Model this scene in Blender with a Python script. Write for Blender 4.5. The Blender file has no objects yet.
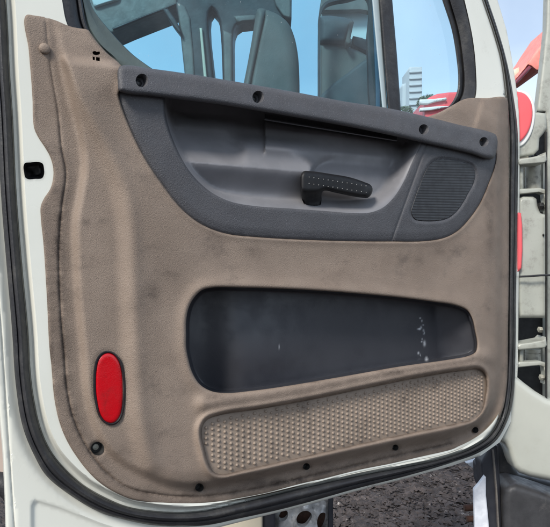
import bpy, math, random
import numpy as np
from mathutils import Vector, Matrix
from mathutils.geometry import delaunay_2d_cdt
random.seed(7); np.random.seed(7)
S = bpy.context.scene
COL = S.collection
# ------------------------------------------------------------------ frame of the place
# The door stands in the XZ plane (X along the door, Z up); the yard side that we stand on is -Y.
F = 600.0; CX, CY = 275.0, 263.5; D = 1.5
cu, su = 0.825, 0.5651
Rv = np.array([cu, -su, 0.0]); Fv = np.array([su, cu, 0.0]); Uv = np.array([0, 0, 1.0])
CAM = -D * Fv
def ray(p):
    p = np.asarray(p, float)
    return Rv * ((p[..., 0:1] - CX) / F) + Fv - Uv * ((p[..., 1:2] - CY) / F)
def PD(p, w):                     # a traced point laid w metres in front of the door's plane
    d = ray(p); w = np.asarray(w, float)
    t = (-w - CAM[1]) / d[..., 1]
    return CAM + d * t[..., None]
def PZ(p, z):                     # a traced point at a distance of z metres
    z = np.asarray(z, float)
    return CAM + ray(p) * (z[..., None] if z.ndim else z)
# ------------------------------------------------------------------ curves and distances
def cr(pts, closed=True, step=2.5):
    P = np.asarray(pts, float); n = len(P); out = []
    segs = n if closed else n - 1
    for i in range(segs):
        if closed: a, b, c, d = P[(i-1) % n], P[i], P[(i+1) % n], P[(i+2) % n]
        else: a, b, c, d = P[max(i-1, 0)], P[i], P[i+1], P[min(i+2, n-1)]
        L = np.linalg.norm(c[:2]-b[:2]); k = max(1, int(round(L/step)))
        # centripetal-like tangents
        la = max(np.linalg.norm((b-a)[:2]), 1e-6); lc = max(np.linalg.norm((d-c)[:2]), 1e-6)
        m1 = ((c-b)/L + (b-a)/la) * .5 * L if la > 1e-5 else (c-b)
        m2 = ((d-c)/lc + (c-b)/L) * .5 * L if lc > 1e-5 else (c-b)
        for j in range(k):
            t = j/k; t2 = t*t; t3 = t2*t
            out.append((2*t3-3*t2+1)*b + (t3-2*t2+t)*m1 + (-2*t3+3*t2)*c + (t3-t2)*m2)
    if not closed: out.append(P[-1])
    return np.array(out)
def lin(pts, step=3.0, closed=True):
    P = np.asarray(pts, float); n = len(P); out = []
    for i in range(n if closed else n-1):
        b, c = P[i], P[(i+1) % n]; k = max(1, int(round(np.linalg.norm(c-b)/step)))
        for j in range(k): out.append(b+(c-b)*j/k)
    if not closed: out.append(P[-1])
    return np.array(out)
def dline(Q, L, closed=False):
    A = L; B = np.roll(L, -1, 0)
    if not closed: A, B = A[:-1], B[:-1]
    best = np.full(len(Q), 1e9)
    for a, b in zip(A, B):
        ab = b-a; l2 = ab@ab
        if l2 < 1e-12: continue
        t = np.clip(((Q-a)@ab)/l2, 0, 1)
        d = Q-(a+t[:, None]*ab)
        best = np.minimum(best, d[:, 0]**2+d[:, 1]**2)
    return np.sqrt(best)
def inside(Q, L):
    x, y = Q[:, 0], Q[:, 1]; c = np.zeros(len(Q), bool)
    for (x0, y0), (x1, y1) in zip(L, np.roll(L, -1, 0)):
        if y0 == y1: continue
        m = ((y0 > y) != (y1 > y)) & (x < (x1-x0)*(y-y0)/(y1-y0)+x0)
        c ^= m
    return c
def sd(Q, L):                     # > 0 inside
    return np.where(inside(Q, L), 1, -1)*dline(Q, L, True)
def ss(a, b, x):
    t = np.clip((x-a)/(b-a), 0, 1); return t*t*(3-2*t)
def inter(y, ys, xs): return np.interp(y, ys, xs)
# ------------------------------------------------------------------ objects
def link(name, me, mat, parent=None, center=True):
    n = len(me.vertices); co = np.empty(n*3); me.vertices.foreach_get('co', co); co = co.reshape(-1, 3)
    c = (co.min(0)+co.max(0))/2 if center else np.zeros(3)
    me.vertices.foreach_set('co', (co-c).ravel()); me.update()
    o = bpy.data.objects.new(name, me); COL.objects.link(o)
    w = Vector(c); o['_w'] = 0
    base = Vector((0, 0, 0)); q = parent
    while q is not None: base += q.location; q = q.parent
    o.location = w-base
    if parent is not None: o.parent = parent
    del o['_w']
    me.materials.append(mat)
    return o
def mesh(name, V, Fc, mat, parent=None, smooth=True, center=True, sharp=None):
    me = bpy.data.meshes.new(name); me.from_pydata([tuple(map(float, v)) for v in V], [], [list(map(int, f)) for f in Fc]); me.update()
    if smooth:
        me.polygons.foreach_set('use_smooth', [True]*len(me.polygons))
        if sharp: me.set_sharp_from_angle(angle=math.radians(sharp))
    return link(name, me, mat, parent, center)
def tag(o, label=None, cat=None, group=None, kind=None):
    if label: o['label'] = label
    if cat: o['category'] = cat
    if group: o['group'] = group
    if kind: o['kind'] = kind
    return o
def thing(name, loc, label, cat, group=None):
    o = bpy.data.objects.new(name, None); COL.objects.link(o); o.location = loc; o.empty_display_size = .1
    return tag(o, label, cat, group)
def offset(L, d):
    T = np.roll(L, -1, 0)-np.roll(L, 1, 0); T /= np.maximum(np.linalg.norm(T, axis=1), 1e-9)[:, None]
    return L+np.stack([T[:, 1], -T[:, 0]], 1)*d
def relief(name, outline, hf, mat, parent=None, holes=(), step=2.5, back=None, rings=(1.2, 3.0), map_=PD, sharp=50, extra=(), avoid=(), cons=()):
    """a sheet with a traced outline and holes, its height given by hf, with sides turned back to depth `back`"""
    loops = [outline]+list(holes)
    lo, hi = outline.min(0), outline.max(0)
    gx = np.arange(lo[0]+step*.5, hi[0], step); gy = np.arange(lo[1]+step*.5, hi[1], step)
    G = np.stack(np.meshgrid(gx, gy), -1).reshape(-1, 2)
    G[::1] += (np.random.rand(*G.shape)-.5)*step*.05
    pts = []; edges = []
    for L in loops:
        k = len(pts); n = len(L)
        pts += [tuple(p) for p in L]; edges += [(k+i, k+(i+1) % n) for i in range(n)]
    for Lc, cl in cons:
        k = len(pts); n = len(Lc); pts += [tuple(p) for p in Lc]; edges += [(k+i, k+(i+1) % n) for i in range(n if cl else n-1)]
    def ok(Q, m):
        g = inside(Q, outline)
        for h in holes: g &= ~inside(Q, h)
        d = np.full(len(Q), 1e9)
        for L in loops: d = np.minimum(d, dline(Q, L, True))
        return Q[g & (d > m)]
    rp = []
    for L in loops:
        for r in rings:
            for sgn in (1, -1): rp.append(ok(offset(L, sgn*r), r*.8))
    for E in extra: rp.append(ok(E, .4))
    for c_, d_ in avoid: G = G[dline(G, c_) > d_]
    for c_, d_ in avoid: rp[:len(rp)-len(extra)] = [q[dline(q, c_) > d_] if len(q) else q for q in rp[:len(rp)-len(extra)]]
    G = ok(G, max(rings)+step*.35 if rings else step*.45)
    allp = pts+[tuple(p) for R in rp for p in R]+[tuple(p) for p in G]
    r = delaunay_2d_cdt([Vector(p) for p in allp], edges, [], 0, 1e-5)
    V2 = np.array([[v.x, v.y] for v in r[0]]); T = np.array([f for f in r[2] if len(f) == 3])
    c = V2[T].mean(1); g = inside(c, outline)
    for h in holes: g &= ~inside(c, h)
    T = T[g]
    a, b, cc = V2[T[:, 0]], V2[T[:, 1]], V2[T[:, 2]]
    ar = (b-a)[:, 0]*(cc-a)[:, 1]-(b-a)[:, 1]*(cc-a)[:, 0]
    T = np.where((ar > 0)[:, None], T[:, ::-1], T)      # image y is down: make the faces look at the yard
    H = hf(V2)
    V = map_(V2, H)
    faces = [tuple(t) for t in T]; verts = [tuple(v) for v in V]
    if back is not None:
        cnt = {}
        for t in faces:
            for i in range(3):
                e = (t[i], t[(i+1) % 3]); cnt[e] = cnt.get(e, 0)+1
        bnd = [e for e in cnt if (e[1], e[0]) not in cnt]
        used = sorted({i for e in bnd for i in e}); k = len(verts)
        BV = map_(V2[used], np.full(len(used), back)) if map_ is PD else None
        if BV is None:                                      # things placed by distance: sides run straight away
            BV = V[used]+np.asarray(back)
        mp = {u: k+i for i, u in enumerate(used)}
        verts += [tuple(v) for v in BV]
        faces += [(e[1], e[0], mp[e[0]], mp[e[1]]) for e in bnd]
    return mesh(name, verts, faces, mat, parent, True, True, sharp)
def slab(name, pts, w, th, mat, parent=None, bev=2.0, bevw=None, smooth=True, step=None, map_=PD, hf=None, holes=()):
    """a solid plate with rounded front edges"""
    L = cr(pts) if smooth else lin(pts)
    if map_ is PD:
        bw = bevw if bevw is not None else th*.4
        h = (lambda Q: w - bw*(1-np.sqrt(np.clip(1-(1-np.clip(sd(Q, L)/bev, 0, 1))**2, 0, 1)))) if hf is None else hf
        return relief(name, L, h, mat, parent, step=step or 4, back=w-th, rings=(bev*.15, bev*.4, bev*.75, bev), holes=holes)
    bw = bevw if bevw is not None else th*.3
    h = (lambda Q: w + bw*(1-np.sqrt(np.clip(1-(1-np.clip(sd(Q, L)/bev, 0, 1))**2, 0, 1)))) if hf is None else hf
    return relief(name, L, h, mat, parent, step=step or 5, back=Fv*th, rings=(bev*.15, bev*.4, bev*.75, bev), map_=PZ, holes=holes)
def loft(name, curves, ws, mat, parent=None, map_=PD, closed=False, sharp=60):
    V = []; n = len(curves[0])
    for c, w in zip(curves, ws):
        V += list(map_(c, np.broadcast_to(np.asarray(w, float), (n,)).copy()))
    Fc = []
    for k in range(len(curves)-1):
        for i in range(n if closed else n-1):
            j = (i+1) % n
            Fc.append((k*n+i, k*n+j, (k+1)*n+j, (k+1)*n+i))
    return mesh(name, V, Fc, mat, parent, True, True, sharp)
def tube(name, path, r, mat, parent=None, seg=10):
    P = np.asarray(path, float); n = len(P); V = []; Fc = []
    for i in range(n):
        t = P[min(i+1, n-1)]-P[max(i-1, 0)]; t /= np.linalg.norm(t)
        a = np.cross(t, (0, 0, 1.0)); 
        if np.linalg.norm(a) < 1e-3: a = np.cross(t, (0, 1.0, 0))
        a /= np.linalg.norm(a); b = np.cross(t, a); rr = r[i] if hasattr(r, '__len__') else r
        for k in range(seg):
            q = 2*math.pi*k/seg; V.append(P[i]+rr*(math.cos(q)*a+math.sin(q)*b))
    for i in range(n-1):
        for k in range(seg): Fc.append((i*seg+k, i*seg+(k+1) % seg, (i+1)*seg+(k+1) % seg, (i+1)*seg+k))
    Fc.append(tuple(range(seg))[::-1]); Fc.append(tuple((n-1)*seg+k for k in range(seg)))
    return mesh(name, V, Fc, mat, parent, True, True, 50)
def disc(c, prof, seg=28, sx=1.0):
    """turned shape facing the yard: prof = [(radius, height)...]; radius 0 closes it"""
    V = []; Fc = []; rows = []
    for r, h in prof:
        if r == 0: rows.append([len(V)]); V.append((c[0], c[1]-h, c[2]))
        else:
            rows.append(list(range(len(V), len(V)+seg)))
            V += [(c[0]+sx*r*math.cos(2*math.pi*k/seg), c[1]-h, c[2]+r*math.sin(2*math.pi*k/seg)) for k in range(seg)]
    for A, B in zip(rows, rows[1:]):
        for k in range(seg):
            a, b = A[k % len(A)], A[(k+1) % len(A)]; d, e = B[k % len(B)], B[(k+1) % len(B)]
            f = [a, b, e, d]; f = [x for i, x in enumerate(f) if x not in f[:i]]
            if len(f) > 2: Fc.append(f)
    return V, Fc
# ------------------------------------------------------------------ materials
def mat(name, col,  rough=.6, var=None, vscale=8, vamt=.5, bump=0, bscale=400, bdist=.001, metal=0, spec=.5, vdetail=5, stretch=(1, 1, 1),
        dirt=None, dscale=5, dlo=.55, dhi=.75, coat=0, wave=None, speck=None, sscale=200, shi=.74, grime=None):
    m = bpy.data.materials.new(name); m.use_nodes = True; N = m.node_tree.nodes; Lk = m.node_tree.links
    b = N['Principled BSDF']; b.inputs['Roughness'].default_value = rough; b.inputs['Metallic'].default_value = metal
    b.inputs['Specular IOR Level'].default_value = spec; b.inputs['Coat Weight'].default_value = coat
    b.inputs['Coat Roughness'].default_value = .12
    tc = N.new('ShaderNodeTexCoord'); mp = N.new('ShaderNodeMapping'); mp.inputs['Scale'].default_value = stretch
    Lk.new(tc.outputs['Object'], mp.inputs['Vector'])
    def noise(sc, det=5, ro=.6):
        n = N.new('ShaderNodeTexNoise'); n.inputs['Scale'].default_value = sc; n.inputs['Detail'].default_value = det
        n.inputs['Roughness'].default_value = ro; Lk.new(mp.outputs[0], n.inputs['Vector']); return n.outputs['Fac']
    def mix(fac, a, c):
        x = N.new('ShaderNodeMix'); x.data_type = 'RGBA'; Lk.new(fac, x.inputs[0])
        if isinstance(a, tuple): x.inputs[6].default_value = a+(1,)
        else: Lk.new(a, x.inputs[6])
        x.inputs[7].default_value = c+(1,); return x.outputs[2]
    def ramp(f, lo, hi, amt=1):
        r = N.new('ShaderNodeMapRange'); r.inputs[1].default_value = lo; r.inputs[2].default_value = hi; r.inputs[4].default_value = amt
        r.interpolation_type = 'SMOOTHSTEP'; Lk.new(f, r.inputs[0]); return r.outputs[0]
    c = tuple(col); cur = c
    if var: cur = mix(ramp(noise(vscale, vdetail), .35, .65, vamt), cur, tuple(var))
    if dirt: cur = mix(ramp(noise(dscale, 9, .72), dlo, dhi, .75), cur, tuple(dirt))
    if speck: cur = mix(ramp(noise(sscale, 2), shi, shi+.05, .6), cur, tuple(speck))
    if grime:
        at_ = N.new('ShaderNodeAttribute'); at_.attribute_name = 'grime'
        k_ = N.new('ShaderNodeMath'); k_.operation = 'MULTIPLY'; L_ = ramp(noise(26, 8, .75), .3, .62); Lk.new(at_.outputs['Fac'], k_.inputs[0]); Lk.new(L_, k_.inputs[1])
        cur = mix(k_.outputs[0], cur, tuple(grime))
    if isinstance(cur, tuple): b.inputs['Base Color'].default_value = cur+(1,)
    else: Lk.new(cur, b.inputs['Base Color'])
    rr = ramp(noise(vscale*2.3, 6), .3, .7, .22)
    ad = N.new('ShaderNodeMath'); ad.operation = 'ADD'; ad.inputs[1].default_value = rough-.08; Lk.new(rr, ad.inputs[0]); Lk.new(ad.outputs[0], b.inputs['Roughness'])
    if bump:
        bm = N.new('ShaderNodeBump'); bm.inputs['Strength'].default_value = bump; bm.inputs['Distance'].default_value = bdist
        Lk.new(noise(bscale, 2.5, .55), bm.inputs['Height']); Lk.new(bm.outputs[0], b.inputs['Normal'])
    return m
M = {}
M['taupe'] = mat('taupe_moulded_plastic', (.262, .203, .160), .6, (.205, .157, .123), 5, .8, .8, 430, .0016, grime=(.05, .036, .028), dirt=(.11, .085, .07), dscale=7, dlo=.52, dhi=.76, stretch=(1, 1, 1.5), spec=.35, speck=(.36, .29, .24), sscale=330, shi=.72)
M['taupe2'] = mat('taupe_lower_trim', (.285, .225, .178), .66, (.235, .185, .145), 9, .8, .4, 500, .001, dirt=(.10, .08, .066), dscale=12, dlo=.52, dhi=.74, spec=.35)
M['grey'] = mat('charcoal_grained_plastic', (.060, .060, .066), .55, (.074, .073, .079), 12, .7, .7, 430, .0017, spec=.45, speck=(.15, .15, .16), sscale=360, shi=.62)
M['bowl'] = mat('slate_smooth_plastic', (.188, .186, .196), .38, (.15, .149, .158), 9, .8, .12, 700, .0006, spec=.45, dirt=(.30, .30, .31), dscale=8, dlo=.6, dhi=.85)
M['black'] = mat('black_plastic', (.012, .012, .014), .4, (.02, .02, .022), 20, .5, .2, 500, .0006)
M['grip'] = mat('near_black_grip', (.006, .006, .007), .5, (.011, .011, .012), 20, .5, .2, 500, .0006, spec=.35)
M['navy'] = mat('dark_pocket_liner', (.029, .030, .037), .42, (.036, .037, .044), 8, .7, .12, 300, .001, spec=.5, grime=(.5, .52, .55))
M['rubber'] = mat('black_rubber_seal', (.022, .022, .025), .5, (.036, .036, .038), 14, .8, .5, 160, .0015, dirt=(.10, .095, .085), dscale=14, dlo=.52, dhi=.78, spec=.4)
M['white'] = mat('white_door_paint', (.74, .74, .66), .32, (.68, .68, .60), 3, .7, 0, dirt=(.46, .43, .36), dscale=9, dlo=.60, dhi=.86, coat=.4, grime=(.13, .12, .10))
M['flange'] = mat('shaded_sealer_paint', (.55, .55, .50), .5, (.48, .48, .43), 6, .7, .2, 60, .002, dirt=(.3, .28, .25), dscale=10, dlo=.55, dhi=.8)
M['pillar'] = mat('pale_grey_green_paint', (.37, .38, .335), .4, (.31, .32, .28), 5, .7, 0, dirt=(.14, .13, .11), dscale=16, dlo=.48, dhi=.74, coat=.2)
M['fair'] = mat('pale_fairing_paint', (.43, .44, .39), .4, (.38, .39, .345), 4, .8, 0, dirt=(.32, .30, .25), dscale=8, dlo=.55, dhi=.85, coat=.25)
M['hinge'] = mat('grimy_hinge_paint', (.36, .35, .29), .55, (.24, .23, .19), 25, .8, .3, 90, .002, dirt=(.06, .055, .05), dscale=22, dlo=.5, dhi=.68)
M['dark'] = mat('dark_parts_and_gap_shade', (.012, .012, .012), .6, (.02, .02, .018), 20)  # near-black for screws and seams, also stands for shade in hollows
M['redlens'] = mat('red_reflector_plastic', (.52, .002, .008), .2, (.44, .002, .006), 10, .5, .3, 420, .001, dirt=(.16, .01, .01), dscale=30, dlo=.5, dhi=.75, spec=.4, coat=.25)
M['redpaint'] = mat('faded_red_paint', (.82, .115, .13), .5, (.74, .10, .11), 4, .6)
M['pinkpaint'] = mat('dusty_red_boom_paint', (.78, .22, .18), .5, (.70, .30, .25), 14, .7)
M['cream'] = mat('cream_paint', (.62, .55, .42), .5, (.55, .49, .37), 4, .5)
M['metal'] = mat('dirty_silver_metal', (.66, .66, .66), .38, (.3, .3, .3), 18, .8, .4, 60, .002, metal=.35, dirt=(.10, .09, .08), dscale=14, dlo=.48, dhi=.62)
M['mud'] = mat('charcoal_step_plastic', (.030, .030, .032), .5, (.044, .044, .047), 12, .8, .3, 300, .001, dirt=(.14, .13, .125), dscale=9, dlo=.55, dhi=.8)
M['navystrut'] = mat('dark_navy_plastic', (.018, .019, .026), .45, (.028, .03, .036), 12, .7, .2, 200, .001)
M['sheet'] = mat('white_torn_plastic', (.70, .72, .76), .5, (.55, .57, .62), 25, .8, .5, 40, .004)
M['rust'] = mat('rusty_brown', (.10, .045, .03), .8, (.05, .03, .02), 40, .8)
M['seat'] = mat('grey_seat_vinyl', (.125, .108, .095), .6, (.095, .083, .074), 5, .7, .3, 150, .002)
M['seatdark'] = mat('dark_seat_fabric', (.075, .08, .085), .7, (.06, .065, .07), 6, .7, .3, 150, .002)
M['cabdark'] = mat('dark_cab_pillar', (.034, .033, .036), .5, (.02, .02, .024), 7, .8, .2, 60, .003, speck=(.5, .5, .5), sscale=70, shi=.76)
M['cabgrey'] = mat('grey_cab_roof', (.16, .145, .13), .5, (.10, .09, .085), 10, .8, .3, 40, .004)
M['chan'] = mat('green_grey_channel', (.10, .13, .12), .5, (.07, .09, .085), 8, .7, .3, 80, .002)
M['chanlight'] = mat('pale_channel', (.40, .48, .50), .4)
M['studs'] = mat('worn_bare_stud', (.20, .20, .19), .4)
M['tower'] = mat('pale_tower_wall', (.72, .72, .70), .8, (.62, .63, .62), 6, .5)
M['farwall'] = mat('hazy_tower_wall', (.47, .50, .53), .9, (.45, .48, .51), 6, .5)  # distance haze is put into the tower's wall and band colours
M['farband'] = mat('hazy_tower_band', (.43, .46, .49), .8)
M['leafy'] = mat('far_foliage', (.10, .15, .09), .9, (.06, .09, .05), 3, .8, .6, 4, .1)
def glass(name, tint, ref=.06, dust=.05):
    m = bpy.data.materials.new(name); m.use_nodes = True; N = m.node_tree.nodes; L = m.node_tree.links
    N.remove(N['Principled BSDF']); out = N['Material Output']
    t = N.new('ShaderNodeBsdfTransparent'); t.inputs[0].default_value = tint+(1,)
    g = N.new('ShaderNodeBsdfGlossy'); g.inputs['Roughness'].default_value = .02
    d = N.new('ShaderNodeBsdfDiffuse'); d.inputs[0].default_value = (.6, .62, .62, 1)
    lw = N.new('ShaderNodeFresnel'); lw.inputs['IOR'].default_value = 1.45
    m1 = N.new('ShaderNodeMixShader'); L.new(lw.outputs[0], m1.inputs[0]); L.new(t.outputs[0], m1.inputs[1]); L.new(g.outputs[0], m1.inputs[2])
    tc = N.new('ShaderNodeTexCoord'); n = N.new('ShaderNodeTexNoise'); n.inputs['Scale'].default_value = 90; n.inputs['Detail'].default_value = 3
    L.new(tc.outputs['Object'], n.inputs['Vector'])
    mr = N.new('ShaderNodeMapRange'); mr.inputs[1].default_value = .70; mr.inputs[2].default_value = .75; mr.inputs[4].default_value = .45
    L.new(n.outputs['Fac'], mr.inputs[0])
    n2 = N.new('ShaderNodeTexNoise'); n2.inputs['Scale'].default_value = 5; n2.inputs['Detail'].default_value = 8; L.new(tc.outputs['Object'], n2.inputs['Vector'])
    mr2 = N.new('ShaderNodeMapRange'); mr2.inputs[1].default_value = .4; mr2.inputs[2].default_value = .8; mr2.inputs[4].default_value = dust*2
    L.new(n2.outputs['Fac'], mr2.inputs[0])
    ad = N.new('ShaderNodeMath'); ad.operation = 'MAXIMUM'; L.new(mr.outputs[0], ad.inputs[0]); L.new(mr2.outputs[0], ad.inputs[1])
    m2 = N.new('ShaderNodeMixShader'); L.new(ad.outputs[0], m2.inputs[0]); L.new(m1.outputs[0], m2.inputs[1]); L.new(d.outputs[0], m2.inputs[2])
    L.new(m2.outputs[0], out.inputs[0]); return m
M['glass'] = glass('tinted_window_glass', (.30, .61, .74))
M['qglass'] = glass('quarter_window_glass', (.66, .86, .93))
# ------------------------------------------------------------------ traced outlines
PANEL = lin([(0, 0)])  # placeholder, replaced below
panel_pts = [(26, 15), (36, 15.5), (46, 17), (55, 20), (64, 24), (72, 27), (80, 28.5), (88, 30), (92, 35), (97, 42), (108, 54), (119, 63),
             (128, 74), (180, 86), (258, 98), (345, 112), (410, 124), (426, 117.5), (440, 112), (453, 105), (460, 101), (467, 98.5), (487, 98), (506, 98),
             (508, 120), (509, 160), (509, 250), (508, 330), (506, 393), (501.5, 413), (486, 433), (457, 449.5), (400, 463), (350, 473.5), (315, 482.5), (261, 495.5),
             (225, 502), (200, 504.5), (171, 505), (150, 503), (127, 498), (98, 481.5), (73, 452), (61, 428), (54.5, 401), (51, 365), (49, 347), (46.5, 297), (43, 243),
             (40.5, 218), (40.5, 206), (44, 198), (50, 189), (53, 178), (53, 168), (50, 157), (45, 148), (38, 137.5), (34, 129), (32.5, 118), (32, 100), (28.5, 50)]
PANEL = cr(panel_pts)
INSERT = cr([(118.5, 92), (120.5, 103), (126, 118), (136, 141), (149, 165), (162, 184), (178, 205), (192, 218), (208, 227.5), (228, 234), (255, 237), (300, 239.5),
             (350, 241), (391, 241.5), (425, 241), (445, 237.5), (458, 230.5), (470, 218), (480, 203), (488, 185), (494, 168), (496, 157), (494.5, 150), (440, 131), (380, 116),
             (300, 101), (220, 87), (160, 79), (125, 77)])
BOWL = cr([(166, 92), (165, 104), (166.5, 118), (171, 134), (178, 151), (188, 169), (200, 183), (214, 194), (232, 202), (255, 206), (290, 208.5), (325, 211), (352, 213), (370, 212.5),
           (383, 207.5), (394, 197), (404, 181), (413, 160), (420, 146), (423, 136), (380, 122), (300, 108), (220, 92)])
RAIL = cr([(118, 69), (119.5, 66.5), (123, 65.3), (150, 68.5), (183, 73), (220, 79), (258, 85.5), (300, 93), (345, 101.5), (387, 108), (426, 116.5), (460, 125), (490, 132), (495.5, 134.5), (497.5, 139),
           (496.5, 150), (494.5, 157), (491, 159), (470, 153.5), (426, 143.5), (387, 134.5), (345, 126), (300, 118), (265, 112), (220, 104.5), (180, 99.5), (150, 96), (122, 92.5), (118.5, 90.5), (117.8, 85)])
POCKET = cr([(186, 335), (186, 322), (188.5, 308), (194, 297.5), (202, 290), (213, 287.5), (240, 287.5), (290, 289), (345, 292.5), (400, 297.5), (435, 302), (456, 305.5), (467, 310.5), (472, 319),
             (475, 332), (477, 344), (475.5, 352), (468, 356), (454, 358.8), (400, 366.5), (340, 377), (280, 387), (250, 391), (225, 393), (211, 391), (200, 384.5), (192.5, 373), (188, 358), (186, 346)])
PAD = cr([(202, 436), (202.5, 427), (207, 420), (219, 415.5), (260, 409), (310, 400), (370, 387.5), (423, 377), (465, 370.5), (479, 369.5), (484.5, 374), (486, 384), (484.5, 398), (481, 411), (474, 418.5), (460, 422.5),
          (410, 433), (350, 446), (290, 459.5), (240, 470.5), (222, 474), (214, 472), (209, 464), (205, 450)])
SPEAKER_LINE = lin([(427, 143.5), (391.5, 241)], 2.5, False)
SPK = cr([(410, 213), (412, 205), (418, 188), (425, 171), (431, 162), (439, 158), (450, 158.5), (465, 161.5), (473, 165.5), (476, 172), (475, 181), (469, 193), (463.5, 203), (456, 213), (448, 219), (438, 221.5), (424, 222), (414, 220)])
body_pts = [(58, 10), (60, 45), (64, 68), (70, 95), (79, 130), (84, 162), (80, 195), (75.5, 221), (76, 260), (78, 297), (83, 350), (87, 395), (98, 432), (114, 456), (136, 470), (155, 478), (173, 484), (200, 486), (240, 479), (300, 466),
            (400, 445), (462, 431), (483, 418), (495, 398), (499, 370), (500, 330), (500, 250), (501, 180), (502, 120), (503, 85), (300, 40)]
BODY = cr(body_pts)
BULGE = cr([(65, 58), (72, 60), (92, 62), (120, 65), (300, 90), (500, 120), (498, 200), (496, 300), (492, 390), (470, 424), (400, 443), (300, 463), (220, 479), (170, 480), (148, 466), (136, 430), (131, 380), (128, 330), (126, 270), (124, 220), (117, 184), (104, 158), (89, 130), (78, 104), (69, 74)])
RIDGE = cr([(66, 56), (78, 84), (94, 118), (112, 156), (125, 195), (131, 230), (133, 290), (135, 350), (139, 420), (150, 466)], False, 4)
GROOVE = cr([(45.5, 14), (47.5, 40), (52, 75), (58, 110), (62, 150), (66, 172), (62, 206), (59, 250), (61, 315), (64, 350), (68, 395), (76, 425), (90, 452), (106, 472), (127, 487), (155, 494), (200, 496.5), (250, 490), (315, 475), (400, 455), (450, 444)], False, 3)
LIP = cr([(205, 404), (240, 401), (300, 392), (370, 378), (440, 366), (484, 359)], False, 4)
screws_low = [(97.5, 448.5, 6.6), (199.5, 487.5, 4.2), (306.5, 466.5, 3.4), (395.5, 447.5, 3.0), (475.5, 430, 3.0)]
LAMP = cr([(93, 383), (93.5, 370), (96.5, 358), (102, 352), (108, 350.5), (115, 353), (121, 360), (124.5, 372), (125.8, 388), (125, 405), (122, 417.5), (116.5, 424), (110.5, 425.5), (104, 423), (98.5, 416), (95, 404), (93.3, 393)], step=2)
LATCH = cr([(23.5, 166), (25, 163), (30, 162.4), (39, 162), (42.6, 163.5), (44, 168), (44, 175), (42, 178.3), (35, 179), (28, 179.2), (25.3, 177.5), (24, 172)], step=1.5)
def circ(x, y, r, n=22): return np.array([(x+r*math.cos(2*math.pi*k/n), y+r*math.sin(2*math.pi*k/n)) for k in range(n)])
SL = [circ(x, y, r) for x, y, r in screws_low]
SLOTS = [cr([(92.5, 52), (95, 51), (97, 52), (99.5, 51.5), (99.8, 54), (97, 55), (93.5, 54.5)], step=1), lin([(92.6, 56.6), (94.8, 56.9), (94.8, 60.3), (92.8, 60)], 1.2), lin([(96, 57), (99.8, 57.6), (99.8, 61.2), (96, 60.6)], 1.2)]
WB = .038
def panel_h(Q):
    x, y = Q[:, 0], Q[:, 1]
    h = .008+.016*ss(-5, 5, sd(Q, BODY))*(1-.75*ss(75, 25, y)*ss(300, 150, x))
    up = ss(150, 80, y)*ss(300, 200, x)
    sb_ = sd(Q, BULGE); kk = 12-7.5*up
    h += (.014+.005*up)*ss(-1, 1, sb_/kk)
    h += .0050*np.exp(-(dline(Q, RIDGE)/9)**2)*ss(60, 130, y)
    gfade = ss(8, 30, y)
    h -= .0030*np.exp(-(dline(Q, GROOVE)/1.2)**2)*gfade*(.45+.55*ss(60, 170, y))
    h += .0004*np.exp(-((dline(Q, GROOVE)-4)/2.5)**2)*gfade
    dp = dline(Q, POCKET, True); dk = dline(Q, PAD, True); di = dline(Q, INSERT, True)
    h += .007*np.exp(-(dp/8)**2)+.016*np.exp(-(dline(Q, LIP)/9)**2)
    h -= .007*(1-np.sqrt(np.clip(1-(1-np.clip(dp/3.5, 0, 1))**2, 0, 1)))
    h += .009*np.exp(-((dk-3.6)/3.2)**2)
    h -= .008*(1-np.sqrt(np.clip(1-(1-np.clip(dk/3.0, 0, 1))**2, 0, 1)))
    h += .003*np.exp(-(di/4)**2)
    h -= .006*(1-np.sqrt(np.clip(1-(1-np.clip(di/2.2, 0, 1))**2, 0, 1)))*(y > 92)
    low = ss(150, 240, x)*ss(370, 430, y)*ss(508, 490, x)
    h -= .016*low*ss(4, -4, sd(Q, BODY))
    do = dline(Q, PANEL, True)
    h -= .006*(1-np.sqrt(np.clip(1-(1-np.clip(do/3.0, 0, 1))**2, 0, 1)))
    # shallow step beside the quarter window and a soft hollow down the middle field
    h += .005*ss(-2, 2, (x-483)+(y-98)*.28)*ss(150, 118, y)*ss(400, 440, x)
    h -= .004*np.exp(-((x-330)/120)**2-((y-262)/18)**2)
    h -= .003*ss(140, 165, x)*ss(230, 180, x)*ss(240, 300, y)
    for L in SL: h += 0*x-.0025*np.exp(-(dline(Q, L, True)/1.5)**2)
    h -= .0012*np.exp(-(dline(Q, LAMP, True)/1.6)**2)
    # hand-made unevenness of a moulded sheet
    h += .0006*np.sin(x*.05+y*.031)+.0005*np.sin(x*.083-y*.057+1.3)
    return h
# ------------------------------------------------------------------ THE DOOR
door = thing('truck_door_assembly', tuple(PD(np.array([[300., 500.]]), np.array([0.]))[0]), 'open white truck door with taupe inner trim, charcoal armrest and red reflector', 'truck door')
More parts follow.
